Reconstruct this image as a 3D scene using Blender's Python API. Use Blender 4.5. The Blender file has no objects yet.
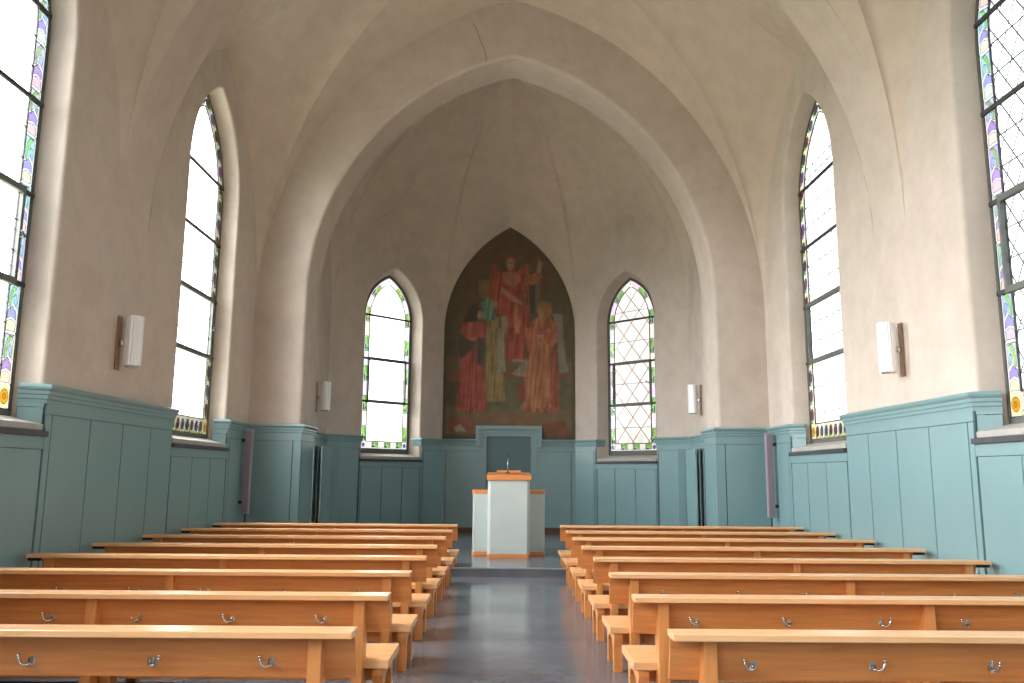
import bpy, bmesh, math, random
from mathutils import Vector, Matrix, noise
random.seed(7)
C = bpy.context.scene.collection
R = math.radians
# ------------------------------------------------------------ camera, world, exposure
SC = bpy.context.scene
cam_data = bpy.data.cameras.new('camera'); cam = bpy.data.objects.new('camera', cam_data); C.objects.link(cam)
cam_data.sensor_width = 36; cam_data.lens = 820/1024*36; cam_data.clip_start = .05; cam_data.clip_end = 200
cam.matrix_world = (Matrix.Translation((-.0324, 0, 1.3676)) @ Matrix.Rotation(R(-.2714), 4, 'Z')
                    @ Matrix.Rotation(R(90+9.1756), 4, 'X') @ Matrix.Rotation(R(.4448), 4, 'Z'))
SC.camera = cam
world = bpy.data.worlds.new('world'); SC.world = world; world.use_nodes = True
SKY_LEFT, SKY_RIGHT, GROUND = 26.0, 4.8, .27      # hazy sky: glaring towards the left, softer to the right; darker ground
wn = world.node_tree.nodes; wl = world.node_tree.links
def wm(op, a, b=None, clamp=False):
    n = wn.new('ShaderNodeMath'); n.operation = op; n.use_clamp = clamp
    for i, v in enumerate((a, b)):
        if v is None: continue
        if isinstance(v, (int, float)): n.inputs[i].default_value = v
        else: wl.new(v, n.inputs[i])
    return n.outputs[0]
wtc = wn.new('ShaderNodeTexCoord'); wsp = wn.new('ShaderNodeSeparateXYZ'); wl.new(wtc.outputs['Generated'], wsp.inputs[0])
side_f = wm('SUBTRACT', wm('ADD', wm('MULTIPLY', wsp.outputs[0], -1.3), .45), wm('MULTIPLY', wm('ABSOLUTE', wsp.outputs[1]), 1.0), True)
up_f = wm('ADD', wm('MULTIPLY', wsp.outputs[2], 7.0), .5, True)
sky_s = wm('ADD', wm('MULTIPLY', side_f, SKY_LEFT-SKY_RIGHT), SKY_RIGHT)
wl.new(wm('MULTIPLY', sky_s, wm('ADD', wm('MULTIPLY', up_f, 1-GROUND), GROUND)), wn['Background'].inputs[1])
wr = wn.new('ShaderNodeMix'); wr.data_type = 'RGBA'; wl.new(up_f, wr.inputs[0])
wr.inputs[6].default_value = (.88, .90, .74, 1); wr.inputs[7].default_value = (.97, .985, 1, 1); wl.new(wr.outputs[2], wn['Background'].inputs[0])
SC.view_settings.view_transform = 'Standard'; SC.view_settings.look = 'None'
SC.view_settings.gamma = 1; SC.view_settings.use_curve_mapping = False
SC.view_settings.exposure = 1.15
# ------------------------------------------------------------ materials
def lin(r, g, b, k=1.0):
    f = lambda c: ((c/255+.055)/1.055)**2.4 if c > 10 else c/255/12.92
    return (f(r)*k, f(g)*k, f(b)*k, 1)
def mat(name, col, rough=.5, metal=0, spec=.5, var=None, scale=3, stretch=(1, 1, 1), bump=0, bscale=40, detail=5, emit=None):
    m = bpy.data.materials.new(name); m.use_nodes = True
    nt = m.node_tree; N = nt.nodes; L = nt.links; b = N['Principled BSDF']
    b.inputs['Roughness'].default_value = rough; b.inputs['Metallic'].default_value = metal
    b.inputs['Specular IOR Level'].default_value = spec
    b.inputs['Base Color'].default_value = tuple(col[:3])+(1,)
    tc = N.new('ShaderNodeTexCoord'); mp = N.new('ShaderNodeMapping'); mp.inputs['Scale'].default_value = stretch
    L.new(tc.outputs['Object'], mp.inputs[0])
    if var:
        n = N.new('ShaderNodeTexNoise'); n.inputs['Scale'].default_value = scale; n.inputs['Detail'].default_value = detail
        n.inputs['Roughness'].default_value = .6
        L.new(mp.outputs[0], n.inputs[0])
        r = N.new('ShaderNodeValToRGB'); r.color_ramp.elements[0].position = .3; r.color_ramp.elements[1].position = .7
        r.color_ramp.elements[0].color = tuple(var[:3])+(1,); r.color_ramp.elements[1].color = tuple(col[:3])+(1,)
        L.new(n.outputs[0], r.inputs[0]); L.new(r.outputs[0], b.inputs['Base Color'])
    if bump:
        n2 = N.new('ShaderNodeTexNoise'); n2.inputs['Scale'].default_value = bscale; n2.inputs['Detail'].default_value = 4
        L.new(mp.outputs[0], n2.inputs[0]); bp = N.new('ShaderNodeBump'); bp.inputs['Strength'].default_value = bump
        bp.inputs['Distance'].default_value = .01; L.new(n2.outputs[0], bp.inputs['Height']); L.new(bp.outputs[0], b.inputs['Normal'])
    if emit:
        b.inputs['Emission Color'].default_value = tuple(emit[:3])+(1,); b.inputs['Emission Strength'].default_value = emit[3]
    return m
def glass_out(nt, colour):
    """thin glass: tinted see-through with a faint gloss"""
    N = nt.nodes; L = nt.links
    tr = N.new('ShaderNodeBsdfTransparent'); L.new(colour, tr.inputs[0])
    gl = N.new('ShaderNodeBsdfGlossy'); gl.inputs['Roughness'].default_value = .15; gl.inputs[0].default_value = (.8, .8, .8, 1)
    mx = N.new('ShaderNodeMixShader'); fz = N.new('ShaderNodeFresnel'); fz.inputs[0].default_value = 1.8; L.new(fz.outputs[0], mx.inputs[0])
    L.new(tr.outputs[0], mx.inputs[1]); L.new(gl.outputs[0], mx.inputs[2]); L.new(mx.outputs[0], N['Material Output'].inputs[0])
    return mx
def attr_mat(name, strength=0, rough=.6):
    m = bpy.data.materials.new(name); m.use_nodes = True
    nt = m.node_tree; b = nt.nodes['Principled BSDF']; a = nt.nodes.new('ShaderNodeAttribute'); a.attribute_name = 'Col'
    b.inputs['Roughness'].default_value = rough
    if strength:
        sc = nt.nodes.new('ShaderNodeVectorMath'); sc.operation = 'SCALE'; sc.inputs[3].default_value = strength
        nt.links.new(a.outputs['Color'], sc.inputs[0]); glass_out(nt, sc.outputs[0])
    else: nt.links.new(a.outputs['Color'], b.inputs['Base Color'])
    return m
def pane_mat(name, col, strength, du, dv, lead, lw):
    """leaded clear glass diamond leading"""
    m = bpy.data.materials.new(name); m.use_nodes = True
    nt = m.node_tree; N = nt.nodes; L = nt.links; b = N['Principled BSDF']
    tc = N.new('ShaderNodeTexCoord'); sp = N.new('ShaderNodeSeparateXYZ'); L.new(tc.outputs['Object'], sp.inputs[0])
    def mth(op, a, bb=None):
        n = N.new('ShaderNodeMath'); n.operation = op
        for i, v in enumerate((a, bb)):
            if v is None: continue
            if isinstance(v, (int, float)): n.inputs[i].default_value = v
            else: L.new(v, n.inputs[i])
        return n.outputs[0]
    u = mth('DIVIDE', sp.outputs[0], du); v = mth('DIVIDE', sp.outputs[2], dv)
    fa = mth('ABSOLUTE', mth('SUBTRACT', mth('FRACT', mth('ADD', u, v)), .5))
    fb = mth('ABSOLUTE', mth('SUBTRACT', mth('FRACT', mth('SUBTRACT', u, v)), .5))
    line = mth('MAXIMUM', mth('GREATER_THAN', fa, .5-lw), mth('GREATER_THAN', fb, .5-lw))
    nz = N.new('ShaderNodeTexNoise'); nz.inputs['Scale'].default_value = 6; L.new(tc.outputs['Object'], nz.inputs[0])
    rp = N.new('ShaderNodeValToRGB'); rp.color_ramp.elements[0].position = .35; rp.color_ramp.elements[1].position = .65
    rp.color_ramp.elements[0].color = (col[0]*.8, col[1]*.82, col[2]*.84, 1); rp.color_ramp.elements[1].color = tuple(col[:3])+(1,)
    L.new(nz.outputs[0], rp.inputs[0])
    mx = N.new('ShaderNodeMix'); mx.data_type = 'RGBA'; L.new(line, mx.inputs[0])
    L.new(rp.outputs[0], mx.inputs[6]); mx.inputs[7].default_value = tuple(lead[:3])+(1,)
    sc = N.new('ShaderNodeVectorMath'); sc.operation = 'SCALE'; sc.inputs[3].default_value = strength
    L.new(mx.outputs[2], sc.inputs[0]); glass_out(nt, sc.outputs[0])
    return m
def plaster_mat(name, a, b_, grime):
    m = mat(name, a, .95, spec=.15, bump=.25, bscale=25)
    nt = m.node_tree; N = nt.nodes; L = nt.links; bs = N['Principled BSDF']
    g = N.new('ShaderNodeNewGeometry')
    def nz(scale, det, lo, hi, c0, c1):
        n = N.new('ShaderNodeTexNoise'); n.inputs['Scale'].default_value = scale; n.inputs['Detail'].default_value = det
        n.inputs['Roughness'].default_value = .65; L.new(g.outputs['Position'], n.inputs[0])
        r = N.new('ShaderNodeValToRGB'); r.color_ramp.elements[0].position = lo; r.color_ramp.elements[1].position = hi
        r.color_ramp.elements[0].color = c0; r.color_ramp.elements[1].color = c1; L.new(n.outputs[0], r.inputs[0]); return r.outputs[0]
    base = nz(.5, 6, .35, .65, b_, a)
    spots = nz(3.2, 9, .3, .62, grime, (1, 1, 1, 1))
    mx = N.new('ShaderNodeMix'); mx.data_type = 'RGBA'; mx.blend_type = 'MULTIPLY'; mx.inputs[0].default_value = .7
    L.new(base, mx.inputs[6]); L.new(spots, mx.inputs[7]); L.new(mx.outputs[2], bs.inputs['Base Color'])
    return m
PLASTER = plaster_mat('wall_plaster', (.585, .515, .455, 1), (.54, .48, .42, 1), (.80, .79, .77, 1))
VAULT = plaster_mat('vault_plaster_lit', (.61, .53, .45, 1), (.56, .495, .415, 1), (.82, .81, .79, 1))  # wall plaster made lighter: light on the vault cells put into the colour
TEAL = mat('teal_paint', (.18, .305, .322), .34, spec=.85, var=(.165, .285, .302), scale=1.5, bump=.05, bscale=30)
TEAL_D = mat('teal_paint_gap', (.06, .11, .12), .7)
FRAME = mat('grey_green_frame', (.115, .125, .115), .6, var=(.09, .10, .095), scale=6)
LEADM = mat('lead', (.035, .037, .035), .6)
SILL = mat('pale_stone', (.42, .41, .38), .5, var=(.34, .33, .31), scale=9)
SLAB = mat('dark_slate', (.035, .037, .045), .3, var=(.06, .06, .07), scale=8)
FLOORM = mat('dark_linoleum', (.15, .165, .19), .17, var=(.095, .105, .125), scale=2.2, bump=.15, bscale=5, spec=.6, detail=9)
NOSE = mat('pale_nosing', (.32, .36, .40), .35, metal=.3)
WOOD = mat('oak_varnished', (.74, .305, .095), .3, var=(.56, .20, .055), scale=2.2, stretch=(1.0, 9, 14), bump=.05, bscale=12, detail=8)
WOODL = mat('oak_varnished_lit', (.84, .50, .26), .25, var=(.76, .40, .17), scale=2.4, stretch=(1.0, 12, 12), bump=.05, bscale=12, detail=8)  # same oak made paler: window light on rails and seats is in the colour
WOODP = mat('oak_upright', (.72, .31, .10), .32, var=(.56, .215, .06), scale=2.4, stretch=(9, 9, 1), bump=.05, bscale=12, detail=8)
CHROME = mat('chrome', (.6, .6, .6), .18, metal=1)
BLACK = mat('black_enamel', (.012, .012, .013), .4)
PULP = mat('pulpit_paint', (.50, .56, .54), .5, var=(.46, .52, .50), scale=3)
SHADE = mat('frosted_ribbed_glass', (.80, .80, .82), .18, spec=.7)
BRASS = mat('copper_brown_plate', (.32, .20, .13), .35, metal=.4)
GRILLE = mat('mauve_grille', (.24, .19, .235), .55, var=(.20, .16, .20), scale=60)
MURAL = attr_mat('painted_mural', 0, .8)
BASEB = mat('brown_skirting', (.12, .05, .03), .5, var=(.08, .035, .02), scale=4)
# ------------------------------------------------------------ helpers
def link(name, bm, m, parent=None, smooth=False, recalc=True):
    if recalc: bmesh.ops.recalc_face_normals(bm, faces=bm.faces)
    me = bpy.data.meshes.new(name); bm.to_mesh(me); bm.free()
    if m: me.materials.append(m)
    if smooth:
        for p in me.polygons: p.use_smooth = True
    o = bpy.data.objects.new(name, me); C.objects.link(o)
    if parent: o.parent = parent
    return o
def empty(name, loc=(0, 0, 0), rz=0):
    o = bpy.data.objects.new(name, None); C.objects.link(o); o.location = loc; o.rotation_euler = (0, 0, rz)
    o.empty_display_size = .1
    return o
def tag(o, label, cat, group=None):
    o['label'] = label; o['category'] = cat
    if group: o['group'] = group
    return o
def struct(o): o['kind'] = 'structure'; return o
def BM(): return bmesh.new()
def box(bm, x0, x1, y0, y1, z0, z1, bev=0):
    t = bmesh.new()
    vs = [t.verts.new((x, y, z)) for x in (x0, x1) for y in (y0, y1) for z in (z0, z1)]
    for f in ((0, 1, 3, 2), (4, 6, 7, 5), (0, 4, 5, 1), (2, 3, 7, 6), (0, 2, 6, 4), (1, 5, 7, 3)): t.faces.new([vs[i] for i in f])
    if bev: bmesh.ops.bevel(t, geom=t.edges[:], offset=bev, segments=2, affect='EDGES', profile=.6)
    merge(bm, t)
def merge(bm, t):
    mp = {v: bm.verts.new(v.co) for v in t.verts}
    for f in t.faces: bm.faces.new([mp[v] for v in f.verts])
    t.free()
def prism(bm, pts, fn0, fn1, bev=0):
    """solid between polygon mapped by fn0 and by fn1"""
    t = bmesh.new()
    a = [t.verts.new(fn0(*p)) for p in pts]; b = [t.verts.new(fn1(*p)) for p in pts]
    t.faces.new(a); t.faces.new(b[::-1]); n = len(pts)
    for i in range(n): t.faces.new((a[i], b[i], b[(i+1) % n], a[(i+1) % n]))
    if bev:
        bmesh.ops.recalc_face_normals(t, faces=t.faces); bmesh.ops.bevel(t, geom=t.edges[:], offset=bev, segments=2, affect='EDGES')
    merge(bm, t)
def loft(bm, loops, closed=True):
    vs = [[bm.verts.new(p) for p in l] for l in loops]; n = len(loops[0])
    for i in range(len(loops)-1):
        for j in range(n if closed else n-1):
            bm.faces.new((vs[i][j], vs[i][(j+1) % n], vs[i+1][(j+1) % n], vs[i+1][j]))
    return vs
def lathe(bm, prof, cx, cy, n=24, rib=0):
    loops = []
    for r, z in prof:
        loops.append([(cx+(r-(rib if k % 2 else 0))*math.cos(2*math.pi*k/n), cy+(r-(rib if k % 2 else 0))*math.sin(2*math.pi*k/n), z) for k in range(n)])
    vs = loft(bm, loops); bm.faces.new(vs[0][::-1]); bm.faces.new(vs[-1])
def tube(bm, pts, rads, n=10):
    pts = [Vector(p) for p in pts]; loops = []
    if not hasattr(rads, '__len__'): rads = [rads]*len(pts)
    up = Vector((.13, .21, .97))
    for i, p in enumerate(pts):
        t = (pts[min(i+1, len(pts)-1)]-pts[max(i-1, 0)]).normalized()
        a = t.cross(up)
        if a.length < .05: a = t.cross(Vector((1, 0, 0)))
        a.normalize(); b = t.cross(a).normalized()
        loops.append([p+a*math.cos(2*math.pi*k/n)*rads[i]+b*math.sin(2*math.pi*k/n)*rads[i] for k in range(n)])
    vs = loft(bm, loops); bm.faces.new(vs[0][::-1]); bm.faces.new(vs[-1])
def pointed(w, zs, Rr, z0=None, n=18):
    """outline of a pointed arch: left foot, up, apex, down to right foot"""
    za = zs+math.sqrt(Rr*Rr-(Rr-w)**2); c = w-Rr; out = []
    if z0 is not None: out.append((-w, z0))
    amax = math.asin((za-zs)/Rr)
    for i in range(n+1):
        a = amax*i/n; out.append((-(c+Rr*math.cos(a)), zs+Rr*math.sin(a)))
    out[-1] = (0, za)
    return out+[(-x, z) for x, z in out[-2::-1]]
def fill(bm, outer, holes, fn):
    t = bmesh.new()
    for lp in [outer]+holes:
        v = [t.verts.new((p[0], p[1], 0)) for p in lp]
        for i in range(len(v)): t.edges.new((v[i], v[(i+1) % len(v)]))
    bmesh.ops.triangle_fill(t, use_beauty=True, edges=t.edges[:])
    for v in t.verts: v.co = fn(v.co.x, v.co.y)
    merge(bm, t)
# ------------------------------------------------------------ the room
FZ = -.0424; SZ = FZ+.12; XW = 4.2155; YF = 13.31; YB = 14.10; XA = 3.372; XS = 3.657; YC = 16.49; YD = 18.63; HB = 1.515; OCY = 14.97
YR = -5.37; STEP = 11.72
BAYS = [11.26, 6.40, 1.54, -3.32]; BH = 2.05
ZS = 4.1
b = BM(); fill(b, [(-XW-.3, YR-.3), (XW+.3, YR-.3), (XW+.3, STEP+.02), (-XW-.3, STEP+.02)], [], lambda x, y: (x, y, FZ)); struct(link('floor', b, FLOORM))
b = BM(); pl = [(-XW-.02, STEP), (XW+.02, STEP), (XW+.02, YF+.1), (XS+.1, YF+.1), (XS+.1, YC+.05), (HB+.05, YD+.1), (-HB-.05, YD+.1), (-XS-.1, YC+.05), (-XS-.1, YF+.1), (-XW-.02, YF+.1)]
prism(b, pl, lambda x, y: (x, y, FZ-.05), lambda x, y: (x, y, SZ)); struct(link('floor', b, FLOORM)).name = 'floor_chancel_step'
b = BM(); box(b, -XW+.03, XW-.03, STEP-.006, STEP+.03, SZ-.014, SZ+.004, .002); struct(link('trim_1', b, NOSE))
# niche outline shared by nave windows and by chancel windows
NW = dict(ow=1.02, oz=5.44, oR=1.60, ft=.022, w=.945, R=1.525, z0=1.72, g0=1.90)
AO = .11
AW = dict(ft=.055, ow=.81, oz=4.72, oR=1.22, w=.66, R=1.07, z0=1.66, g0=1.88)
def niche_hole(p): return pointed(p['ow'], p['oz'], p['oR'], p['z0'])
def lun(): return pointed(BH, ZS, 3.845)
for s, nm in ((-1, 'left'), (1, 'right')):
    outer = [(YR-.1, FZ-.05), (YR-.1, 8.6), (YF+.1, 8.6), (YF+.1, FZ-.05)]      # the wall carries on up behind the vault
    holes = [[(c+x, z) for x, z in niche_hole(NW)] for c in BAYS]
    b = BM(); fill(b, outer, holes, lambda y, z: (s*XW, y, z)); struct(link('wall_'+nm, b, PLASTER))
# front (chancel arch) wall
def arcR(w, c, zs, za_cut=None, n=28): return pointed(w, zs, w-c, None, n)
front = [(-XW-.3, FZ-.05), (-XW-.3, 10.2), (XW+.3, 10.2), (XW+.3, FZ-.05)]
arch = pointed(XA, 4.25, 4.42, FZ-.05, 30); e = .06
archo = pointed(XA+e, 4.25, 4.42+e, FZ-.05, 30)
b = BM(); fill(b, front+[], [], lambda x, z: (x, YF, z)) if False else None
def ringfill(bm, outer, inner, fn):
    """flat wall with a bottom-open arch"""
    poly = outer+inner[::-1]
    fill(bm, poly, [], fn)
ringfill(b, front, archo, lambda x, z: (x, YF, z))
struct(link('wall_front', b, PLASTER))
b = BM(); loops = []
for k in range(5):
    a = k/4*math.pi/2; oo = pointed(XA+e*(1-math.sin(a)), 4.25, 4.42+e*(1-math.sin(a)), FZ-.05, 30)
    loops.append([(x, YF+e*(1-math.cos(a)), z) for x, z in oo])
loops.append([(x, YB, z) for x, z in arch])
loft(b, loops, False); struct(link('wall_front_arch_reveal', b, PLASTER, smooth=True))
b = BM(); ringfill(b, [(-XS-.2, FZ), (-XS-.2, 9.9), (XS+.2, 9.9), (XS+.2, FZ)], arch, lambda x, z: (x, YB, z)); struct(link('wall_front_back_face', b, PLASTER))
# rear wall out of view; its tall window is added to light the pews
RW = dict(ft=.07, ow=1.3, oz=5.6, oR=2.1, w=1.1, R=1.9, z0=3.0, g0=3.12)
b = BM(); fill(b, front, [[(x, z) for x, z in niche_hole(RW)]], lambda x, z: (x, YR, z)); struct(link('wall_rear', b, PLASTER))
# chancel walls (three sides of an octagon plus the two short sides)
CZ = 4.6; CR = 2.82
def planefn(cx, cy, ang):
    ca, sa = math.cos(ang), math.sin(ang)
    return lambda u, z: (cx+u*ca, cy+u*sa, z)
b = BM(); fill(b, [(-HB-.05, FZ), (-HB-.05, 8.5), (HB+.05, 8.5), (HB+.05, FZ)], [], lambda x, z: (x, YD, z)); struct(link('wall_back', b, PLASTER))
for s, nm in ((-1, 'chancel_left'), (1, 'chancel_right')):
    ang = -s*R(45); fn = planefn(s*(HB+XS)/2, (YD+YC)/2, ang)
    b = BM(); fill(b, [(-HB, FZ), (-HB, 8.5), (HB, 8.5), (HB, FZ)], [[(x-s*AO, z) for x, z in niche_hole(AW)]], fn); struct(link('wall_'+nm, b, PLASTER))
    out = [(YB-.1, FZ), (YB-.1, 8.5), (YC, 8.5), (YC, FZ)]
    b = BM(); fill(b, out, [], lambda y, z: (s*XS, y, z)); struct(link('wall_'+nm+'_side', b, PLASTER))
# hairline crack over the arch
b = BM(); cp = [(-.70, YF-.003, 9.17), (-.62, YF-.003, 9.02), (-.55, YF-.003, 8.80), (-.49, YF-.003, 8.66), (-.46, YF-.003, 8.56), (-.455, YF-.003, 8.445)]
prism(b, [(x-.006, z) for x, y, z in cp]+[(x+.006, z) for x, y, z in cp[::-1]], lambda x, z: (x, YF-.003, z), lambda x, z: (x, YF+.002, z)); struct(link('wall_front_crack', b, mat('crack_shadow', (.22, .18, .14), .9)))
# ------------------------------------------------------------ vaults
def gz(s, h): return h*(.93*math.sqrt(max(0, 1-(1-s)**2))+.07*s)
def patch(bm, A, G, expo, n=26, m=14):
    """ruled sheet from curve A(s) to groin curve G(s)"""
    loops = []
    for i in range(n+1):
        s = (i/n)**1.6; p = Vector(A(s)); q = Vector(G(s)); row = []
        for j in range(m+1):
            t = j/m; v = p.lerp(q, t); v.z = p.z+(q.z-p.z)*(1-(1-t)**expo); row.append(v)
        loops.append(row)
    loft(bm, loops, False)
def arcz(w, Rr, zs, off):     # height of pointed arch at distance off from its axis
    return zs+math.sqrt(max(0, Rr*Rr-(off-(w-Rr))**2))
RWEB = 4.9655
bN = BM(); CROWN = 9.7
for i, c in enumerate(BAYS):
    for sx in (-1, 1):
        for sy in (-1, 1):
            endR = 5.7225 if (i == 0 and sy == 1) or (i == 3 and sy == -1) else RWEB
            hc = CROWN-ZS
            G = lambda s: (sx*XW*(1-s), c+sy*BH*(1-s), ZS+gz(s, hc))
            L_ = lambda s: (sx*XW, c+sy*BH*(1-s), arcz(BH, 3.845, ZS, BH*(1-s)))
            E_ = lambda s: (sx*XW*(1-s), c+sy*BH, arcz(XW, endR, ZS, XW*(1-s)))
            patch(bN, L_, G, 1.7); patch(bN, E_, G, 1.1)
bmesh.ops.remove_doubles(bN, verts=bN.verts, dist=1e-5)
o = struct(link('ceiling', bN, VAULT, smooth=True, recalc=False)); o.modifiers.new('edge', 'EDGE_SPLIT').split_angle = R(28)
for c0, c1 in ((8.45, 9.21), (3.59, 4.35), (-1.27, -.51)):
    b = BM(); prof = pointed(XW, ZS, 4.815, None, 30); ext = pointed(XW+.25, ZS, 5.6, None, 30); r_ = .035
    lo = []
    lo.append([(x, c0, z) for x, z in ext])
    for k in range(4):
        a = k/3*math.pi/2; g = r_*(1-math.sin(a)); pp = prof
        lo.append([(x*(1+g/XW*.9*min(1, (z-ZS)/3.5)**2), c0+r_*(1-math.cos(a)), z+g*(z-ZS)/5) for x, z in pp])
    for k in range(3, -1, -1):
        a = k/3*math.pi/2; g = r_*(1-math.sin(a)); pp = prof
        lo.append([(x*(1+g/XW*.9*min(1, (z-ZS)/3.5)**2), c1-r_*(1-math.cos(a)), z+g*(z-ZS)/5) for x, z in pp])
    lo.append([(x, c1, z) for x, z in ext])
    loft(b, lo, False)
    struct(link('ceiling_transverse_arch', b, PLASTER, smooth=True)).modifiers.new('edge', 'EDGE_SPLIT').split_angle = R(40)
bC = BM(); hA = 9.25-CZ; apex = (0, OCY)
def groin(x0, y0): return lambda s: (x0*(1-s), OCY+(y0-OCY)*(1-s), CZ+gz(s, hA))
def half(xa, ya, xm, ym):    # half lunette from corner (xa,ya) to the wall's middle (xm,ym)
    return lambda s: (xa+(xm-xa)*s, ya+(ym-ya)*s, arcz(HB, CR, CZ, HB*(1-s)))
for s_ in (-1, 1):
    patch(bC, half(s_*HB, YD, 0, YD), groin(s_*HB, YD), 1.35)
    mx, my = s_*(HB+XS)/2, (YD+YC)/2
    patch(bC, half(s_*HB, YD, mx, my), groin(s_*HB, YD), 1.35)
    patch(bC, half(s_*XS, YC, mx, my), groin(s_*XS, YC), 1.35)
    patch(bC, half(s_*XS, YC, s_*XS, OCY), groin(s_*XS, YC), 1.35)
    patch(bC, half(s_*XS, YB, s_*XS, OCY), groin(s_*XS, YB), 1.35)
    patch(bC, lambda s: (s_*XS*(1-s), YB, CZ+gz(s, hA)), groin(s_*XS, YB), 1)
bmesh.ops.remove_doubles(bC, verts=bC.verts, dist=1e-5)
o = struct(link('ceiling_chancel', bC, VAULT, smooth=True, recalc=False)); o.modifiers.new('edge', 'EDGE_SPLIT').split_angle = R(24)
# ------------------------------------------------------------ windows
GLASSCACHE = {}
FULL = [(0, 0), (1, 0), (1, 1), (0, 1)]
PALETTES = {
 'leaf': dict(cell=.46), 'oval': dict(cell=.29), 'square': dict(cell=.33)}
def cellpolys(style, k):
    rnd = random.Random(k*13+5)
    if style == 'leaf':
        return [(FULL, (.95, .93, .88)), ([(.0, .0), (.16, .0), (.16, 1), (0, 1)], (1, 1, .93)),
                ([(.2, .02), (1, .02), (1, .2), (.6, .26), (.2, .2)], (1, .84, .78)),
                ([(.2, .24), (.6, .30), (1, .24), (.95, .42), (.6, .52), (.24, .40)], (.50, .42, .92)),
                ([(.2, .46), (.55, .56), (.95, .46), (1, .96), (.2, .96)], (.62, .78, .98)),
                ([(.30, .92), (.55, .80), (.70, .62), (.74, .42), (.88, .50), (.92, .68), (.82, .84), (.6, .94)], (.66, .92, .28)),
                ([(.28, .60), (.36, .50), (.52, .58), (.62, .70), (.48, .76), (.34, .72)], (.80, .92, .95))]
    if style == 'oval':
        bg = [(.95, .88, .55), (.92, .95, .90), (.75, .85, .55)][k % 3]
        ov = [(.5+.36*math.cos(a*math.pi/6), .5+.34*math.sin(a*math.pi/6)) for a in range(12)]
        return [(FULL, bg), ([(0, 0), (.12, 0), (.12, 1), (0, 1)], (.9, .75, .3)),
                ([(.15, .03), (.6, .03), (.35, .3), (.15, .35)], (.35, .5, .25)),
                (ov, [(.12, .03, .10), (.20, .05, .16), (.10, .04, .15)][k % 3])]
    if k % 2:
        return [(FULL, (.98, .93, .90)), ([(.16, .0), (1, .0), (1, 1), (.16, 1)], (1, .95, .93))]
    return [(FULL, (.95, .98, .92)), ([(.14, .0), (1, .0), (1, 1), (.14, 1)], (.45, .72, .28)),
            ([(.18, .06), (.5, .06), (.40, .45), (.18, .5)], (.10, .12, .38)),
            ([(.55, .5), (.93, .4), (.9, .9), (.5, .94)], (.45, .68, .2)),
            ([(.2, .62), (.4, .56), (.42, .9), (.2, .92)], (.75, .85, .8)),
            ([(.6, .08), (.9, .08), (.86, .3), (.62, .34)], (.12, .14, .45))]
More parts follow.
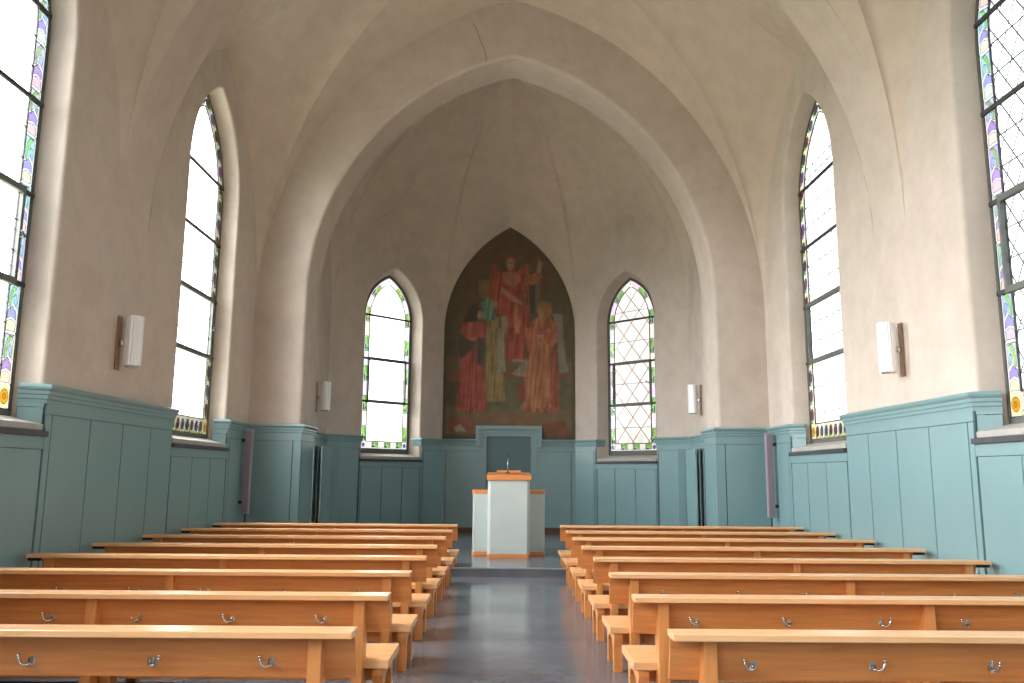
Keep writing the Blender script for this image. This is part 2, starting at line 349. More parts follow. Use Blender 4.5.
def build_window(idx, origin, rz, p, style, glass, border_strength, gcol, du, dv, lead, lw, bars, casement, depth=.25, bw=.15, minor=2, label=None, sill=True):
    win = struct(empty('window_%d' % idx, origin, rz))
    # plaster reveal between wall face and frame
    lo = []
    for k in range(5):      # softly rounded edge
        a = k/4*math.pi/2; g = .045*(1-math.sin(a))
        lo.append([(x, .045*(1-math.cos(a)), z) for x, z in pointed(p['ow']-.045+g, p['oz'], p['oR']-.045+g, p['z0'])])
    fw = p['w']+.002
    lo.append([(x, depth, z) for x, z in pointed(fw, p['oz'], p['R']+.002, p['z0'])])
    lo[0] = [(x, 0, z) for x, z in pointed(p['ow'], p['oz'], p['oR'], p['z0'])]
    b = BM(); loft(b, lo, False); link('reveal', b, PLASTER, win, smooth=True)
    # stone frame ring
    w, Rr, zs, z0, g0 = p['w'], p['R'], p['oz'], p['z0'], p['g0']; ft = p['ft']
    gw = w-ft; gR = Rr-ft
    o1 = pointed(w+.04, zs, Rr+.04, z0-.02); i1 = pointed(gw, zs, gR, g0)
    y0, y1 = depth-.008, depth+.014
    b = BM(); vs = loft(b, [[(x, y1, z) for x, z in o1], [(x, y0+.015, z) for x, z in o1], [(x, y0, z) for x, z in pointed(w-.004, zs, Rr-.004, g0-.06)],
                       [(x, y0, z) for x, z in pointed(gw+.006, zs, gR+.006, g0-.012)], [(x, y0+.012, z) for x, z in i1], [(x, y1, z) for x, z in i1]], True)
    link('window_frame', b, FRAME, win)
    za = zs+math.sqrt(Rr*Rr-(Rr-w)**2)
    pl_ = bpy.data.lights.new('window_portal', 'AREA'); pl_.shape = 'RECTANGLE'; pl_.size = 2*w; pl_.size_y = za-g0; pl_.cycles.is_portal = True
    po = bpy.data.objects.new('window_portal', pl_); C.objects.link(po); po.parent = win; po.location = (0, depth+.03, (za+g0)/2); po.rotation_euler = (R(-90), 0, 0); struct(po)
    yg = depth+.006
    # clear leaded glass
    cw = gw-bw; cR = gR-bw; c0 = g0+bw*1.25
    b = BM(); fill(b, pointed(cw, zs, cR, c0), [], lambda x, z: (x, yg, z))
    key = ('p', glass, gcol, du, dv, lead, lw)
    if key not in GLASSCACHE: GLASSCACHE[key] = pane_mat('leaded_glass_%d' % len(GLASSCACHE), gcol, glass, du, dv, lead, lw)
    for f in b.faces:
        f.normal_update()
        if f.normal.y > 0: f.normal_flip()
    link('clear_glass', b, GLASSCACHE[key], win, recalc=False)
    # lead backing of border
    b = BM(); loft(b, [[(x, yg-.003, z) for x, z in pointed(gw+.01, zs, gR+.01, g0-.01)], [(x, yg-.003, z) for x, z in pointed(gw-.006, zs, gR-.006, g0+.006)]], True)
    loft(b, [[(x, yg+.012, z) for x, z in pointed(cw, zs, cR, c0)], [(x, yg-.006, z) for x, z in pointed(cw, zs, cR, c0)], [(x, yg-.006, z) for x, z in pointed(cw-.014, zs, cR-.014, c0+.014)], [(x, yg+.012, z) for x, z in pointed(cw-.014, zs, cR-.014, c0+.014)]], True)
    leads = b
    # coloured border: cells along the outline
    path = pointed(gw, zs, gR, g0+bw*1.25, 26); half_n = len(path)//2
    cum = [0]
    for i in range(1, len(path)): cum.append(cum[-1]+math.dist(path[i], path[i-1]))
    tot = cum[half_n]
    def at(t, s, side):
        t = min(max(t, 0), tot); i = 1
        while i < half_n and cum[i] < t: i += 1
        f = (t-cum[i-1])/max(1e-6, cum[i]-cum[i-1]); x = path[i-1][0]+(path[i][0]-path[i-1][0])*f; z = path[i-1][1]+(path[i][1]-path[i-1][1])*f
        if z > zs:
            cxx = -(gw-gR); d = math.hypot(x-cxx, z-zs); nx, nz = (cxx-x)/d, (zs-z)/d
        else: nx, nz = 1, 0
        return (side*min(-.001, x+nx*s*bw) if True else 0, z+nz*s*bw)
    bg = BM(); lay = bg.loops.layers.float_color.new('Col'); cell = PALETTES[style]['cell']
    ncell = max(1, round(tot/cell)); ch = tot/ncell
    def piece(pts, col, lvl, lead_=True):
        if lvl == 0: col = tuple(v*border_strength for v in col)
        elif lead_:
            cx_ = sum(p[0] for p in pts)/len(pts); cz_ = sum(p[1] for p in pts)/len(pts); rr = sum(math.dist(p, (cx_, cz_)) for p in pts)/len(pts); kk = 1-.006/rr
            loft(leads, [[(x, yg-.001*lvl-.0012, z) for x, z in pts], [(cx_+(x-cx_)*kk, yg-.001*lvl-.0012, cz_+(z-cz_)*kk) for x, z in pts]], True)
        vs = [bg.verts.new((x, yg-.001*lvl, z)) for x, z in pts]
        try: f = bg.faces.new(vs)
        except ValueError: return
        f.normal_update()
        if f.normal.y > 0: f.normal_flip()
        for l in f.loops: l[lay] = tuple(col)+(1,)
    def dense(poly, n=3):
        out = []
        for i in range(len(poly)):
            q = poly[(i+1) % len(poly)]
            for j in range(n): out.append((poly[i][0]+(q[0]-poly[i][0])*j/n, poly[i][1]+(q[1]-poly[i][1])*j/n))
        return out
    for side in (-1, 1):
        for k in range(ncell):
            for lv, (poly, col) in enumerate(cellpolys(style, k)):
                col = tuple(c*random.uniform(.85, 1.1) for c in col)
                piece([at((k+t)*ch, s, side) for s, t in dense(poly)], col, lv)
    hb = bw*1.25; nb = max(3, round(2*cw/.17)); cwid = 2*cw/nb
    for k in range(nb):      # bottom row
        for lv, (poly, col) in enumerate(cellpolys('oval' if style == 'oval' else style, k+(1 if style == 'square' else 0))):
            piece([(-cw+(k+t)*cwid, g0+s*hb) for s, t in dense(poly, 2)], col, lv)
    for side in (-1, 1):     # corner roundels
        cx = side*(gw-bw/2); cz = g0+hb/2
        piece([(cx-bw*.5, g0), (cx+bw*.5, g0), (cx+bw*.5, g0+hb), (cx-bw*.5, g0+hb)], (.95, .85, .5) if style != 'square' else (.9, .9, .95), 0)
        piece([(cx+bw*.36*math.cos(a*math.pi/8), cz+bw*.4*math.sin(a*math.pi/8)) for a in range(16)], (.85, .45, .05) if style != 'square' else (.25, .15, .5), 1)
        piece([(cx+bw*.14*math.cos(a*math.pi/4), cz+bw*.16*math.sin(a*math.pi/4)) for a in range(8)], (.95, .8, .3), 2)
    key = 'b'
    if key not in GLASSCACHE: GLASSCACHE[key] = attr_mat('stained_glass', 1, .2)
    link('border_leading', leads, LEADM, win)
    link('stained_glass_border', bg, GLASSCACHE[key], win, recalc=False)
    # iron bars
    for z in bars:
        ww = gw if z < zs else max(.1, -((gw-gR)*-1)-0) if False else gw
        if z > zs:
            ww = math.sqrt(max(.01, gR**2-(z-zs)**2))+(gw-gR)
        b = BM(); box(b, -ww-.008, ww+.008, yg-.03, yg-.003, z-.022, z+.022, .004); link('saddle_bar', b, LEADM, win)
    zz = [g0]+sorted(bars)+[zs+.7*gw]
    b = BM()
    for a, c in zip(zz[:-1], zz[1:]):
        for k in range(1, minor+1):
            z = a+(c-a)*k/(minor+1); ww = cw if z < zs else math.sqrt(max(.01, cR**2-(z-zs)**2))+(cw-cR)
            box(b, -ww, ww, yg-.010, yg-.002, z-.005, z+.005)
    if minor: link('glazing_bar', b, LEADM, win)
    if casement:
        za, zb = casement; cf = BM()
        for x in (-cw-.01, cw+.01): box(cf, x-.02, x+.02, yg-.045, yg-.003, za, zb, .004)
        for z in (za, zb): box(cf, -cw-.02, cw+.02, yg-.05, yg-.003, z-.032, z+.032, .004)
        fr = link('casement_frame', cf, FRAME, win)
        b = BM(); tube(b, [(cw, yg-.05, (za+zb)/2-.02), (cw, yg-.09, (za+zb)/2-.02), (cw-.07, yg-.10, (za+zb)/2+.02)], .010, 8); link('latch', b, LEADM, fr)
    if sill:
        ow = p['ow']
        b = BM(); prism(b, [(depth+.02, z0+.12), (depth-.03, z0+.12), (-.0, z0+.06), (-.03, z0+.055), (-.03, z0+.0), (depth+.02, z0+.0)], lambda y, z: (-ow+.03, y, z), lambda y, z: (ow-.03, y, z), .004)
        link('sill', b, SILL, win)
        b = BM(); box(b, -ow-.0, ow+.0, -.07, depth, z0-.055, z0-.005, .005); link('sill_slab', b, SLAB, win)
    return win
WHITE = (1, .99, .97)
idx = 1
for i, c in enumerate(BAYS):
    st = 'oval' if i == 0 else 'leaf'
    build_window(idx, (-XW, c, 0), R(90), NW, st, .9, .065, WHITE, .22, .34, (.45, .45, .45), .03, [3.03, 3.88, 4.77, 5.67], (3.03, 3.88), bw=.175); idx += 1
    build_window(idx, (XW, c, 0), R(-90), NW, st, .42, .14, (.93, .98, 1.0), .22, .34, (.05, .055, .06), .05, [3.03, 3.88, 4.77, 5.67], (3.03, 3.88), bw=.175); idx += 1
ax = (HB+XS)/2-AO*.7071; ay = (YD+YC)/2+AO*.7071
build_window(idx, (-ax, ay, 0), R(45), AW, 'square', .4, .16, WHITE, .30, .42, (.6, .55, .5), .02, [2.88, 3.80, 4.75], (2.88, 3.80), bw=.12, minor=1); idx += 1
build_window(idx, (ax, ay, 0), R(-45), AW, 'square', .14, .13, (1, .93, .86), .42, .52, (.32, .22, .14), .035, [2.88, 3.80, 4.75], (2.88, 3.80), bw=.12, minor=1); idx += 1
build_window(idx, (0, YR, 0), R(180), RW, 'leaf', .9, .2, WHITE, .22, .34, (.3, .3, .3), .03, [4.0, 4.9, 5.8], None, bw=.14)  # unseen rear window, added to brighten the pew backs
# ------------------------------------------------------------ wainscot and rails
trim_n = [1]
def trim(bm, m=TEAL, smooth=False):
    trim_n[0] += 1; return struct(link('trim_%d' % trim_n[0], bm, m, smooth=smooth))
RAIL = [(0, 2.135), (.055, 2.137), (.078, 2.125), (.085, 2.105), (.075, 2.085), (.060, 2.075), (.058, 2.045), (.048, 2.035), (.046, 2.005), (.036, 1.995), (.034, 1.965), (0, 1.96)]
def sweep(bm, path, prof, side, close_ends=True):
    """path: plan points; side: +1 room lies to the left of the direction of travel, -1 to the right"""
    P = [Vector((x, y)) for x, y in path]; n = len(P); loops = []
    for i in range(n):
        def nrm(a, b_): d = (b_-a).normalized(); return Vector((-d.y, d.x))*side
        if i == 0: m = nrm(P[0], P[1])
        elif i == n-1: m = nrm(P[-2], P[-1])
        else:
            a, c = nrm(P[i-1], P[i]), nrm(P[i], P[i+1]); m = (a+c)/(1+a.dot(c))
        loops.append([(P[i].x+m.x*o, P[i].y+m.y*o, z) for o, z in prof])
    t = bmesh.new(); vs = loft(t, loops, True); t.faces.new(vs[0]); t.faces.new(vs[-1][::-1]); merge(bm, t)
def boards(bm, bd, p0, p1, side, zt, zb, cuts, frieze=True, pad0=0, pad1=0):
    """painted boards: cuts are distances along p0->p1 where the joints run"""
    P0, P1 = Vector(p0), Vector(p1); d = (P1-P0); Ln = d.length; d.normalize(); n = Vector((-d.y, d.x))*side
    def slab(bmx, a, c, o0, o1, z0, z1, bev=0):
        pts = [P0+d*a+n*o0, P0+d*c+n*o0, P0+d*c+n*o1, P0+d*a+n*o1]
        prism(bmx, [(q.x, q.y) for q in pts], lambda x, y: (x, y, z0), lambda x, y: (x, y, z1), bev)
    slab(bd, -pad0, Ln+pad1, .001, .012, zb, zt-.002)
    cs = [-pad0]+sorted(cuts)+[Ln+pad1]; ft = zt-.11 if frieze else zt-.05
    for a, c in zip(cs[:-1], cs[1:]):
        if c-a > .03: slab(bm, a+.006, c-.006, .012, .032, zb, ft-.006, .003)
    slab(bm, -pad0, Ln+pad1, .012, .033, ft, zt)
    return bm
for s in (-1, 1):
    side = 1 if s > 0 else -1
    X = s*XW
    def rv(y, k): return (s*(XW+.18), y+k*.11)
    # wall stretches between window niches; travel towards the front
    edges = sorted([(c-NW['ow'], c+NW['ow']) for c in BAYS])
    prev = YR
    for (a, c_) in edges+[(None, None)]:
        end = a
        if end is None: break
        path = [(X, prev)] if prev == YR else [rv(prev, -1), (X, prev)]
        path += [(X, end), rv(end, 1)]
        b = BM(); bd = BM(); sweep(b, path, RAIL, side)
        n = max(1, round((end-prev)/.7))
        cuts = [(end-prev)*k/n for k in range(1, n)]
        if abs(prev-7.42) < .01: cuts = [.10, .80, 1.5, 2.2]
        boards(b, bd, (X, prev), (X, end), side, 1.98, FZ, cuts)
        for y_, k in ((prev, -1), (end, 1)):      # the painted return inside the niche
            if y_ == YR: continue
            q0, q1 = rv(y_, k), (X, y_)
            if k == 1: q0, q1 = q1, q0
            boards(b, bd, q0, q1, side, 1.98, 1.62, [], frieze=False)
        trim(b); trim(bd, TEAL_D)
        # below the window
        b = BM(); bd = BM(); boards(b, bd, (X, a), (X, c_), side, 1.665, FZ, [.02, .70, 1.38, 2.02], frieze=True); trim(b); trim(bd, TEAL_D)
        prev = c_
    # last stretch, front pier, reveal, chancel side and diagonal up to the window
    ang = R(45)
    def dg(t, off=0):      # along the diagonal wall from the side corner towards the back
        L = math.dist((XS, YC), (HB, YD)); ux, uy = (HB-XS)/L, (YD-YC)/L
        return (s*(XS+ux*t+off*uy*1.0), YC+uy*t-off*ux*1.0) if False else (s*(XS+ux*t), YC+uy*t)
    Ld = math.dist((XS, YC), (HB, YD)); e0 = Ld/2-AW['ow']+AO; e1 = Ld/2+AW['ow']+AO
    outd = (s*.7071, .7071)
    r0 = dg(e0+.08); r0 = (r0[0]+outd[0]*.17, r0[1]+outd[1]*.17); r1 = dg(e1-.08); r1 = (r1[0]+outd[0]*.17, r1[1]+outd[1]*.17)
    b = BM(); bd = BM()
    sweep(b, [rv(prev, -1), (X, prev), (X, YF), (s*XA, YF), (s*XA, YB), (s*XS, YB), (s*XS, YC), dg(e0), r0], RAIL, side)
    boards(b, bd, (X, prev), (X, YF), side, 1.98, FZ, [.10])
    boards(b, bd, rv(prev, -1), (X, prev), side, 1.98, 1.62, [], frieze=False)
    boards(b, bd, (X, YF), (s*XA, YF), side, 1.98, FZ, [.74], pad1=.035)
    boards(b, bd, (s*XA, YF), (s*XA, YB), side, 1.98, SZ-.03, [], pad0=.03, pad1=.03)
    trim(b); trim(bd, TEAL_D)
    b = BM(); bd = BM()
    boards(b, bd, (s*XS, YB), (s*XS, YC), side, 1.98, SZ, [.9, 1.6])
    boards(b, bd, (s*XS, YC), dg(e0), side, 1.98, SZ, [e0-.03])
    boards(b, bd, dg(e0), dg(e1), side, 1.60, SZ, [.04, .56, 1.10, 1.58])
    boards(b, bd, dg(e1), (s*HB, YD), side, 1.98, SZ, [.05])
    sweep(b, [r1, dg(e1), (s*HB, YD), (s*.74, YD)], RAIL, side)
    boards(b, bd, (s*HB, YD), (s*.62, YD), side, 1.98, SZ, [.10])
    trim(b); trim(bd, TEAL_D)
    b = BM()
    for q0, q1 in (((s*XS, YB), (s*XS, YC)), ((s*XS, YC), (s*HB, YD)), ((s*HB, YD), (s*.64, YD))):
        sweep(b, [q0, q1], [(.0, SZ), (.05, SZ), (.05, SZ+.10), (.03, SZ+.12), (0, SZ+.12)], side)
    struct(link('baseboard_'+('left' if s < 0 else 'right'), b, BASEB))
# painted frame behind the pulpit; flat panel with the recess shade in its colour
b = BM()
for o0, o1, z0_, z1_, t in ((.50, .64, 2.20, 2.32, .045), (.60, .665, 2.28, 2.355, .062), (.665, .745, 2.355, 2.44, .09)):
    for s in (-1, 1): box(b, min(s*o0, s*o1), max(s*o0, s*o1), YD-t, YD-.002, SZ if o0 == .5 else 1.965, z0_-.001, .002)
    box(b, -o1, o1, YD-t, YD-.002, z0_, z1_, .002)
trim(b)
b = BM(); box(b, -.505, .505, YD-.020, YD-.003, SZ, 2.23); trim(b, mat('teal_recess_shade', (.10, .17, .185), .5))
# ------------------------------------------------------------ mural
def mural():
    def P1(*a): return [(440+x/6.207, 225+y/6.207) for x, y in a]
    def P2(*a): return [(440+x/6.207, 330+y/6.207) for x, y in a]
    K = 1/.40
    c = lambda r, g, bb: tuple(v*K for v in lin(r, g, bb)[:3])
    polys = []          # (points in mural space, colour, fold frequency)
    A = lambda pts, col, f=0: polys.append((pts, c(*col), f))
    A(P1((300, 60), (560, 70), (700, 200), (690, 420), (180, 430), (160, 220)), (80, 62, 52))
    A(P1((60, 420), (300, 360), (300, 560), (60, 683)), (78, 66, 50))
    A(P2((0, 180), (869, 180), (869, 330), (0, 330)), (92, 76, 54))
    A(P2((20, 270), (220, 250), (840, 280), (840, 330), (20, 330)), (108, 66, 50))
    A(P2((380, 320), (860, 320), (860, 560), (20, 560), (20, 480), (380, 470)), (82, 84, 58))
    A(P2((20, 500), (840, 500), (830, 640), (30, 650)), (104, 84, 58))
    A(P2((50, 540), (220, 560), (210, 650), (60, 640)), (118, 62, 44)); A(P2((90, 610), (130, 590), (170, 630), (100, 635)), (140, 128, 105))
    A(P2((640, 580), (780, 560), (820, 660), (650, 650)), (112, 56, 42))
    A(P2((240, 540), (380, 530), (400, 570), (250, 575)), (120, 74, 52)); A(P2((430, 550), (560, 530), (620, 575), (450, 580)), (118, 76, 50))
    # tomb and slab
    A(P1((228, 350), (300, 350), (305, 470), (235, 470)), (112, 88, 50))
    A(P1((550, 385), (592, 380), (592, 560), (550, 560)), (40, 48, 50)); A(P1((592, 350), (625, 350), (625, 500), (592, 560)), (88, 80, 70))
    A(P1((700, 560), (765, 560), (770, 683), (740, 683)), (120, 112, 92)); A(P2((725, 0), (765, 0), (790, 240), (745, 280)), (112, 112, 98))
    A(P2((740, 200), (790, 200), (800, 270), (745, 280)), (110, 110, 96), 300)
    A(P2((450, 280), (540, 190), (560, 290), (480, 300)), (124, 116, 96), 260)
    # angel: wings, robe, head, arm
    A(P1((300, 470), (303, 330), (320, 236), (345, 260), (372, 310), (350, 470), (320, 500)), (146, 62, 42), 240)
    A(P1((480, 300), (515, 255), (543, 232), (552, 330), (556, 520), (555, 683), (520, 683), (520, 400)), (140, 60, 48), 240)
    A(P1((365, 310), (410, 292), (470, 292), (525, 320), (545, 380), (500, 430), (520, 520), (530, 683), (408, 683), (410, 590), (345, 560), (360, 450), (345, 380)), (146, 44, 38), 150)
    A(P2((408, 0), (528, 0), (532, 190), (500, 205), (440, 200), (400, 205)), (142, 42, 36), 170)
    A(P1((385, 300), (480, 300), (500, 350), (460, 400), (400, 370)), (160, 92, 66))
    A(P1((455, 500), (500, 505), (495, 683), (460, 683)), (160, 88, 56), 100)
    A(P1((520, 320), (620, 300), (638, 330), (600, 372), (530, 385)), (158, 84, 58), 200)
    A(P1((598, 300), (606, 240), (612, 196), (622, 240), (640, 225), (632, 260), (626, 300)), (150, 112, 84))
    A(P1((380, 390), (420, 430), (515, 490), (505, 510), (440, 480), (370, 420)), (160, 108, 80))
    A(P1((400, 250), (398, 215), (420, 192), (450, 192), (468, 220), (462, 280), (440, 300), (408, 290)), (140, 54, 36))
    A(P1((408, 240), (420, 212), (445, 212), (458, 240), (452, 275), (432, 292), (414, 275)), (156, 118, 88))
    A(P1((416, 240), (428, 238), (428, 244), (416, 245)), (70, 45, 35)); A(P1((438, 238), (451, 240), (451, 245), (438, 244)), (70, 45, 35)); A(P1((426, 268), (442, 268), (440, 273), (428, 273)), (120, 50, 40))
    A(P2((440, 195), (475, 188), (530, 195), (520, 210), (450, 210)), (150, 96, 70))
    # green-veiled figure
    A(P1((285, 600), (370, 580), (400, 600), (400, 683), (285, 683)), (118, 98, 52), 160)
    A(P2((285, 0), (400, 0), (395, 200), (400, 400), (415, 450), (300, 455), (270, 420), (280, 200)), (126, 104, 56), 200)
    A(P1((370, 580), (412, 575), (424, 640), (400, 683), (390, 683)), (130, 120, 96)); A(P2((352, 30), (395, 20), (408, 270), (350, 280)), (132, 124, 102), 260)
    A(P1((248, 500), (275, 466), (318, 470), (330, 520), (345, 590), (300, 606), (250, 590), (258, 540)), (76, 118, 98), 120)
    A(P1((318, 480), (345, 478), (356, 515), (338, 530), (322, 515)), (148, 104, 76))
    # red-robed figure
    A(P1((155, 560), (180, 506), (225, 500), (240, 540), (225, 610), (150, 640), (140, 610)), (44, 40, 42))
    A(P1((232, 545), (252, 545), (252, 590), (234, 600), (224, 580)), (156, 112, 84))
    A(P1((130, 640), (160, 618), (270, 614), (290, 683), (120, 683)), (150, 52, 46), 90)
    A(P2((130, 0), (290, 0), (280, 60), (230, 75), (150, 80)), (150, 56, 48), 90)
    A(P2((120, 90), (230, 60), (270, 230), (280, 420), (300, 500), (250, 510), (100, 500), (125, 300)), (146, 44, 40), 190)
    A(P2((110, 30), (140, 60), (190, 85), (215, 80), (205, 130), (130, 190), (112, 160)), (46, 48, 46)); A(P2((228, 62), (262, 60), (278, 110), (270, 232), (232, 232), (222, 120)), (52, 56, 56), 260)
    A(P2((180, 60), (225, 62), (215, 80), (180, 78)), (150, 104, 78))
    # orange-robed figure
    A(P1((560, 620), (600, 585), (690, 590), (725, 620), (740, 683), (540, 683)), (158, 84, 52), 130)
    A(P1((604, 510), (630, 478), (690, 490), (700, 530), (690, 585), (640, 590), (610, 560)), (136, 88, 44))
    A(P1((604, 540), (625, 520), (650, 560), (640, 590), (612, 590)), (152, 112, 80))
    A(P2((525, 0), (735, 0), (735, 70), (690, 130), (650, 100), (590, 60), (560, 200), (545, 120)), (160, 80, 50), 160)
    A(P2((590, 50), (650, 90), (715, 110), (738, 280), (740, 490), (640, 515), (500, 495), (535, 430), (530, 280), (565, 150)), (156, 92, 54), 180)
    A(P2((690, 110), (722, 120), (742, 300), (742, 490), (690, 500)), (140, 58, 40), 180)
    A(P2((600, 40), (640, 36), (645, 62), (605, 65)), (156, 112, 82))
    A(P2((485, 345), (520, 335), (535, 360), (530, 450), (500, 450), (482, 390)), (132, 44, 34))
    A(P2((500, 488), (740, 490), (730, 520), (520, 512)), (150, 72, 46), 200); A(P2((100, 490), (290, 495), (280, 520), (110, 512)), (146, 62, 46), 200)
    def inside(p, poly):
        r = False; j = len(poly)-1; x, y = p
        for i in range(len(poly)):
            xi, yi = poly[i]; xj, yj = poly[j]
            if (yi > y) != (yj > y) and x < (xj-xi)*(y-yi)/(yj-yi)+xi: r = not r
            j = i
        return r
    boxes = [(min(q[0] for q in p), max(q[0] for q in p), min(q[1] for q in p), max(q[1] for q in p)) for p, _, _ in polys]
    bg0 = c(72, 66, 48)
    def colour(x, z):
        acc = [colour1(x+dx, z+dz) for dx, dz in ((-.010, .012), (.012, .008), (.0, -.014), (.014, -.006))]
        return tuple(sum(a[i] for a in acc)/4 for i in range(3))
    def colour1(x, z):
        px = 509.3+x/.0227; py = 440-(z-2.12)/.02335
        w = noise.noise(Vector((px*.25, py*.25, 0)))*.8; w2 = noise.noise(Vector((px*.25, py*.25, 9)))*.8
        qx, qy = px+w, py+w2; col = bg0; fr = 0
        for (p, cc, f), bb in zip(polys, boxes):
            if bb[0] <= qx <= bb[1] and bb[2] <= qy <= bb[3] and inside((qx, qy), p): col = cc; fr = f
        k = 1+.22*noise.noise(Vector((px*.12, py*.12, 3)))+.16*noise.noise(Vector((px*.6, py*.6, 5)))
        if fr: k *= 1+.75*noise.noise(Vector((px*fr/330+py*.02, py*.035, fr)))
        edge = abs(x)/arw(z)
        if edge > .94 or py > 438: col = c(66, 64, 48)
        g = sum(col)/3; bb = c(84, 72, 52)
        col = tuple((.52*v+.10*g+.38*q)*.60 for v, q in zip(col, bb))
        return tuple(max(.004, v*k) for v in col)
    def arw(z):
        if z <= CZ: return HB
        return max(.02, math.sqrt(max(0, CR*CR-(z-CZ)**2))+(HB-CR))
    za = CZ+math.sqrt(CR*CR-(CR-HB)**2); nz = 300; nx = 170
    me = BM(); lay = me.verts.layers.float_color.new('Col'); rows = []
    for i in range(nz+1):
        z = 2.125+(za-.01-2.125)*i/nz; wd = arw(z)-.012
        row = []
        for j in range(nx+1):
            x = -wd+2*wd*j/nx; v = me.verts.new((x, YD-.006, z)); v[lay] = colour(x, z)+(1,); row.append(v)
        rows.append(row)
    for i in range(nz):
        for j in range(nx): me.faces.new((rows[i][j], rows[i][j+1], rows[i+1][j+1], rows[i+1][j]))
    o = link('mural', me, MURAL, recalc=True)
    tag(o, 'pointed mural of a red-robed angel above three robed women on the end wall', 'mural')
mural()
# ------------------------------------------------------------ pews
def make_pew(s, base):
    root = empty('pew')
    mx = lambda x: s*x
    def bx(bm, x0, x1, *a): box(bm, min(s*x0, s*x1), max(s*x0, s*x1), *a)
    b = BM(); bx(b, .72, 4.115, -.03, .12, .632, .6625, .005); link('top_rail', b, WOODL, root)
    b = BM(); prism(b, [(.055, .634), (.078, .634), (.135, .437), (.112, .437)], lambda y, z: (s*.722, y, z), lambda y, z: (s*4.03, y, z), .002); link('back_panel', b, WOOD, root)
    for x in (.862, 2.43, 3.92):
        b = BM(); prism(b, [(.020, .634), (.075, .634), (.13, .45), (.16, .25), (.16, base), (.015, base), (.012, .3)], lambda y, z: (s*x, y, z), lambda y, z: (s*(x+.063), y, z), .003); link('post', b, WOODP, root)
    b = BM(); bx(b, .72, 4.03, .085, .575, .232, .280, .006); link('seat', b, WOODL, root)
    b = BM(); bx(b, .80, 3.98, .165, .19, .15, .232, .002); link('seat_rail', b, WOOD, root)
    for x in (.755, 2.36, 3.86):
        b = BM(); zt = .232; h = base
        pts = [(.10, zt), (.10, zt-.04), (.12, zt-.10), (.125, h), (.20, h), (.205, zt-.11), (.235, zt-.07), (.30, zt-.055), (.38, zt-.055), (.44, zt-.07), (.465, zt-.11), (.47, h), (.53, h), (.535, zt-.10), (.55, zt-.04), (.56, zt)]
        prism(b, pts, lambda y, z: (s*x, y, z), lambda y, z: (s*(x+.06), y, z), 0); link('leg_frame', b, WOODP, root)
    for x in (1.105, 1.655, 2.20, 2.715, 3.24, 3.72):
        hk = BM()
        lathe(hk, [(.016, -.030), (.019, -.022), (.019, .022), (.016, .030)], 0, 0, 12)      # plate, turned below
        for v in hk.verts: v.co = Vector((v.co.x, v.co.y*.25-.004, v.co.z))
        tube(hk, [(0, -.008, -.008), (.0, -.026, -.020), (.018, -.034, -.026), (.040, -.036, -.018), (.054, -.036, .006), (.056, -.036, .020)], [.009, .008, .0075, .0075, .007, .0065], 10)
        lathe(hk, [(.004, .016), (.010, .020), (.010, .030), (.004, .034)], .056, -.036, 10)
        o = link('coat_hook', hk, CHROME, root, smooth=True); o.location = (s*x, .093, .515); o.scale = (.85, .85, .85)
    b = BM(); bx(b, 4.03, 4.145, .05, .09, .600, .632, .003); link('wall_bracket', b, BLACK, root)
    b = BM(); tube(b, [(s*1.05, .36, base+.09), (s*3.80, .36, base+.09)], .035, 12)
    for x in (1.2, 2.45, 3.65): bx(b, x, x+.03, .34, .38, base, base+.08)
    link('heating_tube', b, BLACK, root)
    return root
def copy_tree(o, parent=None):
    c = o.copy(); C.objects.link(c); c.parent = parent
    for k in o.children: copy_tree(k, c)
    return c
WHICH = ['first row from the camera', 'second row from the camera', 'third row from the camera', 'fourth row from the camera', 'fourth row from the pulpit end', 'third row from the pulpit end', 'second row from the pulpit end', 'front row closest to the pulpit']
for s in (-1, 1):
    proto = make_pew(s, FZ); front_row = make_pew(s, SZ); rnd = random.Random(11+s)
    for k in range(8):
        o = proto if k == 0 else (copy_tree(proto) if k < 7 else front_row)
        o.location = (0, 3.86+1.1208*k, 0)
        tag(o, 'varnished light oak pew %s of the aisle, %s' % ('left' if s < 0 else 'right', WHICH[k]), 'pew', 'pews %s of the aisle' % ('left' if s < 0 else 'right'))
        for h in o.children:
            if h.name.startswith('coat_hook'):
                a = rnd.choice([0, 0, 0, 180, 180, 70, 115]); 
                if a > 90: h.scale.x = -.85; a = 180-a
                h.rotation_euler = (0, 0, R(-a*.6))
# ------------------------------------------------------------ pulpit
pu = tag(empty('pulpit', (0, 13.14, SZ)), 'pale grey pulpit with oak top and base standing at the arch', 'pulpit')
H0 = 0
def plan(bm, pts, z0, z1, bev=.003): prism(bm, pts, lambda x, y: (x, y, z0), lambda x, y: (x, y, z1), bev)
def grow(pts, g):
    cx = sum(p[0] for p in pts)/len(pts); cy = sum(p[1] for p in pts)/len(pts)
    return [(p[0]+(g if p[0] > cx else -g), p[1]+(g if p[1] > cy else -g)) for p in pts]
body = [(-.29, 0), (.29, 0), (.335, .06), (.335, .62), (-.335, .62), (-.335, .06)]
T = 1.265
b = BM(); plan(b, body, .055, T-.075); link('body', b, PULP, pu)
b = BM(); plan(b, grow(body, .006), 0, .055); link('base_moulding', b, WOOD, pu)
b = BM(); prism(b, [(-.02, T-.075), (.64, T-.075), (.64, T+.05), (-.02, T)], lambda y, z: (-.352, y, z), lambda y, z: (.352, y, z), .004); link('desk_top', b, WOOD, pu)
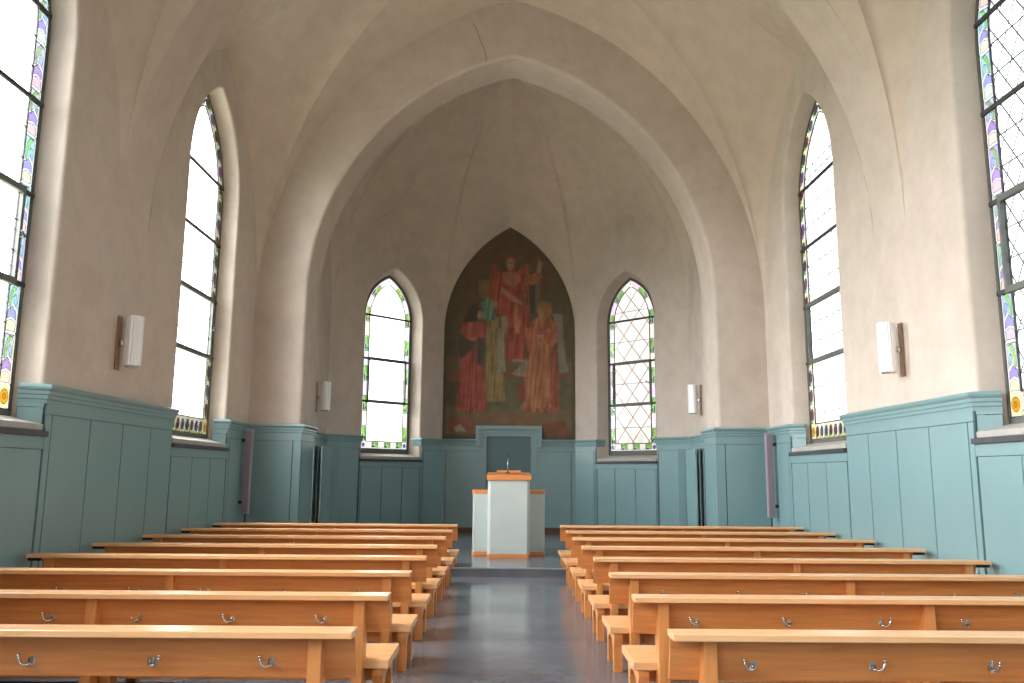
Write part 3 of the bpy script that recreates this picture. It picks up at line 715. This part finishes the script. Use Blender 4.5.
for s in (-1, 1):
    wing = [(s*.32, .40), (s*.555, .40), (s*.585, .46), (s*.585, 1.05), (s*.32, 1.05)]
    b = BM(); plan(b, wing, .055, .97); w_ = link('side_wing', b, PULP, pu)
    b = BM(); plan(b, grow(wing, .008), 0, .055); link('base_moulding', b, WOOD, w_)
    b = BM(); plan(b, grow(wing, .012), .97, 1.03); link('wing_cap', b, WOOD, w_)
b = BM(); prism(b, [(.30, T+.05), (.33, T+.05), (.40, T+.085), (.30, T+.075)], lambda y, z: (-.20, y, z), lambda y, z: (.19, y, z), .002); link('book_ledge', b, WOOD, pu)
mc = tag(empty('microphone', (-.02, 13.14+.22, SZ+T+.036)), 'small black gooseneck microphone standing on the pulpit top', 'microphone')
b = BM(); lathe(b, [(.035, 0), (.035, .012), (.012, .022), (.008, .05)], 0, 0, 14); link('base', b, BLACK, mc)
b = BM(); tube(b, [(0, 0, .04), (0, 0, .14), (.002, .01, .21), (.003, .03, .25)], .005, 8); link('gooseneck', b, CHROME, mc)
b = BM(); tube(b, [(.003, .03, .245), (.003, .045, .27), (.003, .055, .29)], [.010, .013, .009], 10); link('capsule', b, BLACK, mc)
# ------------------------------------------------------------ wall lamps
def lamp(x, y, zc, s, label):
    r = tag(empty('wall_lamp', (x, y, zc), 0 if s < 0 else R(180)), label, 'lamp', 'ribbed glass wall lamps')
    b = BM(); box(b, .0, .022, -.045, .035, -.31, .27, .004); link('back_plate', b, BRASS, r)
    b = BM(); tube(b, [(.02, 0, -.02), (.10, 0, -.02)], [.02, .014], 12); lathe(b, [(.028, -.05), (.034, -.035), (.034, -.005), (.028, .01)], .05, 0, 14); link('bracket', b, CHROME, r, smooth=False)
    b = BM(); lathe(b, [(.03, -.272), (.085, -.270), (.092, -.262), (.092, .262), (.085, .270), (.03, .272)], .17, .0, 40, .004); link('shade', b, SHADE, r)
    b = BM(); lathe(b, [(.060, -.285), (.062, -.272)], .17, 0, 20); link('shade_rim', b, CHROME, r)
lamp(-XW, 8.70, 2.74, -1, 'ribbed white wall lamp on the left nave wall between two windows')
lamp(XW, 8.70, 2.74, 1, 'ribbed white wall lamp on the right nave wall between two windows')
lamp(-XS, 15.55, 2.80, -1, 'ribbed white wall lamp in the chancel beside the left altar window')
lamp(XS, 15.55, 2.80, 1, 'ribbed white wall lamp in the chancel beside the right altar window')
# ------------------------------------------------------------ column speakers
for s in (-1, 1):
    r = tag(empty('column_speaker', (s*4.07, 12.93, .73)), 'slim mauve column loudspeaker in the nave corner %s of the arch' % ('left' if s < 0 else 'right'), 'loudspeaker', 'column loudspeakers beside the arch')
    b = BM(); box(b, -.055, .055, -.03, .06, 0, 1.30, .012); link('housing', b, mat('grey_housing', (.27, .24, .28), .4), r)
    b = BM(); box(b, -.042, .042, -.037, -.028, .03, 1.27, .003); link('grille', b, GRILLE, r)
    b = BM(); box(b, (-.11 if s < 0 else .03), (-.03 if s < 0 else .11), -.01, .05, .15, .20, .003); link('bracket', b, BLACK, r)
    b = BM(); box(b, (-.11 if s < 0 else .03), (-.03 if s < 0 else .11), -.01, .05, 1.1, 1.15, .003); link('bracket', b, BLACK, r)
    b = BM(); tube(b, [(0, .01, .01), (0, .01, -.773)], .012, 8); link('cable_pipe', b, BLACK, r)
# ------------------------------------------------------------ folding doors in the chancel corners
for s in (-1, 1):
    r = tag(empty('folding_door', (s*3.30, 14.3, SZ)), 'tall teal folding door leaves standing %s inside the arch' % ('left' if s < 0 else 'right'), 'folding door', 'folding doors inside the arch')
    for k, (xo, ang) in enumerate(((.075, 4), (.01, -3), (-.055, 5))):
        b = BM(); box(b, -.014, .014, 0, .56, 0, 1.74+.0*k, .003); o = link('leaf', b, TEAL, r); o.location = (s*xo, .02*k, .0); o.rotation_euler = (0, 0, R(s*ang))
        b = BM(); tube(b, [(0, -.004, .0), (0, -.004, 1.735)], .009, 8); link('edge_strip', b, CHROME if k != 1 else LEADM, o)
    b = BM(); box(b, min(s*.05, -s*.26), max(s*.05, -s*.26), .62, .65, 0, 1.76, .004); link('front_leaf', b, TEAL, r)
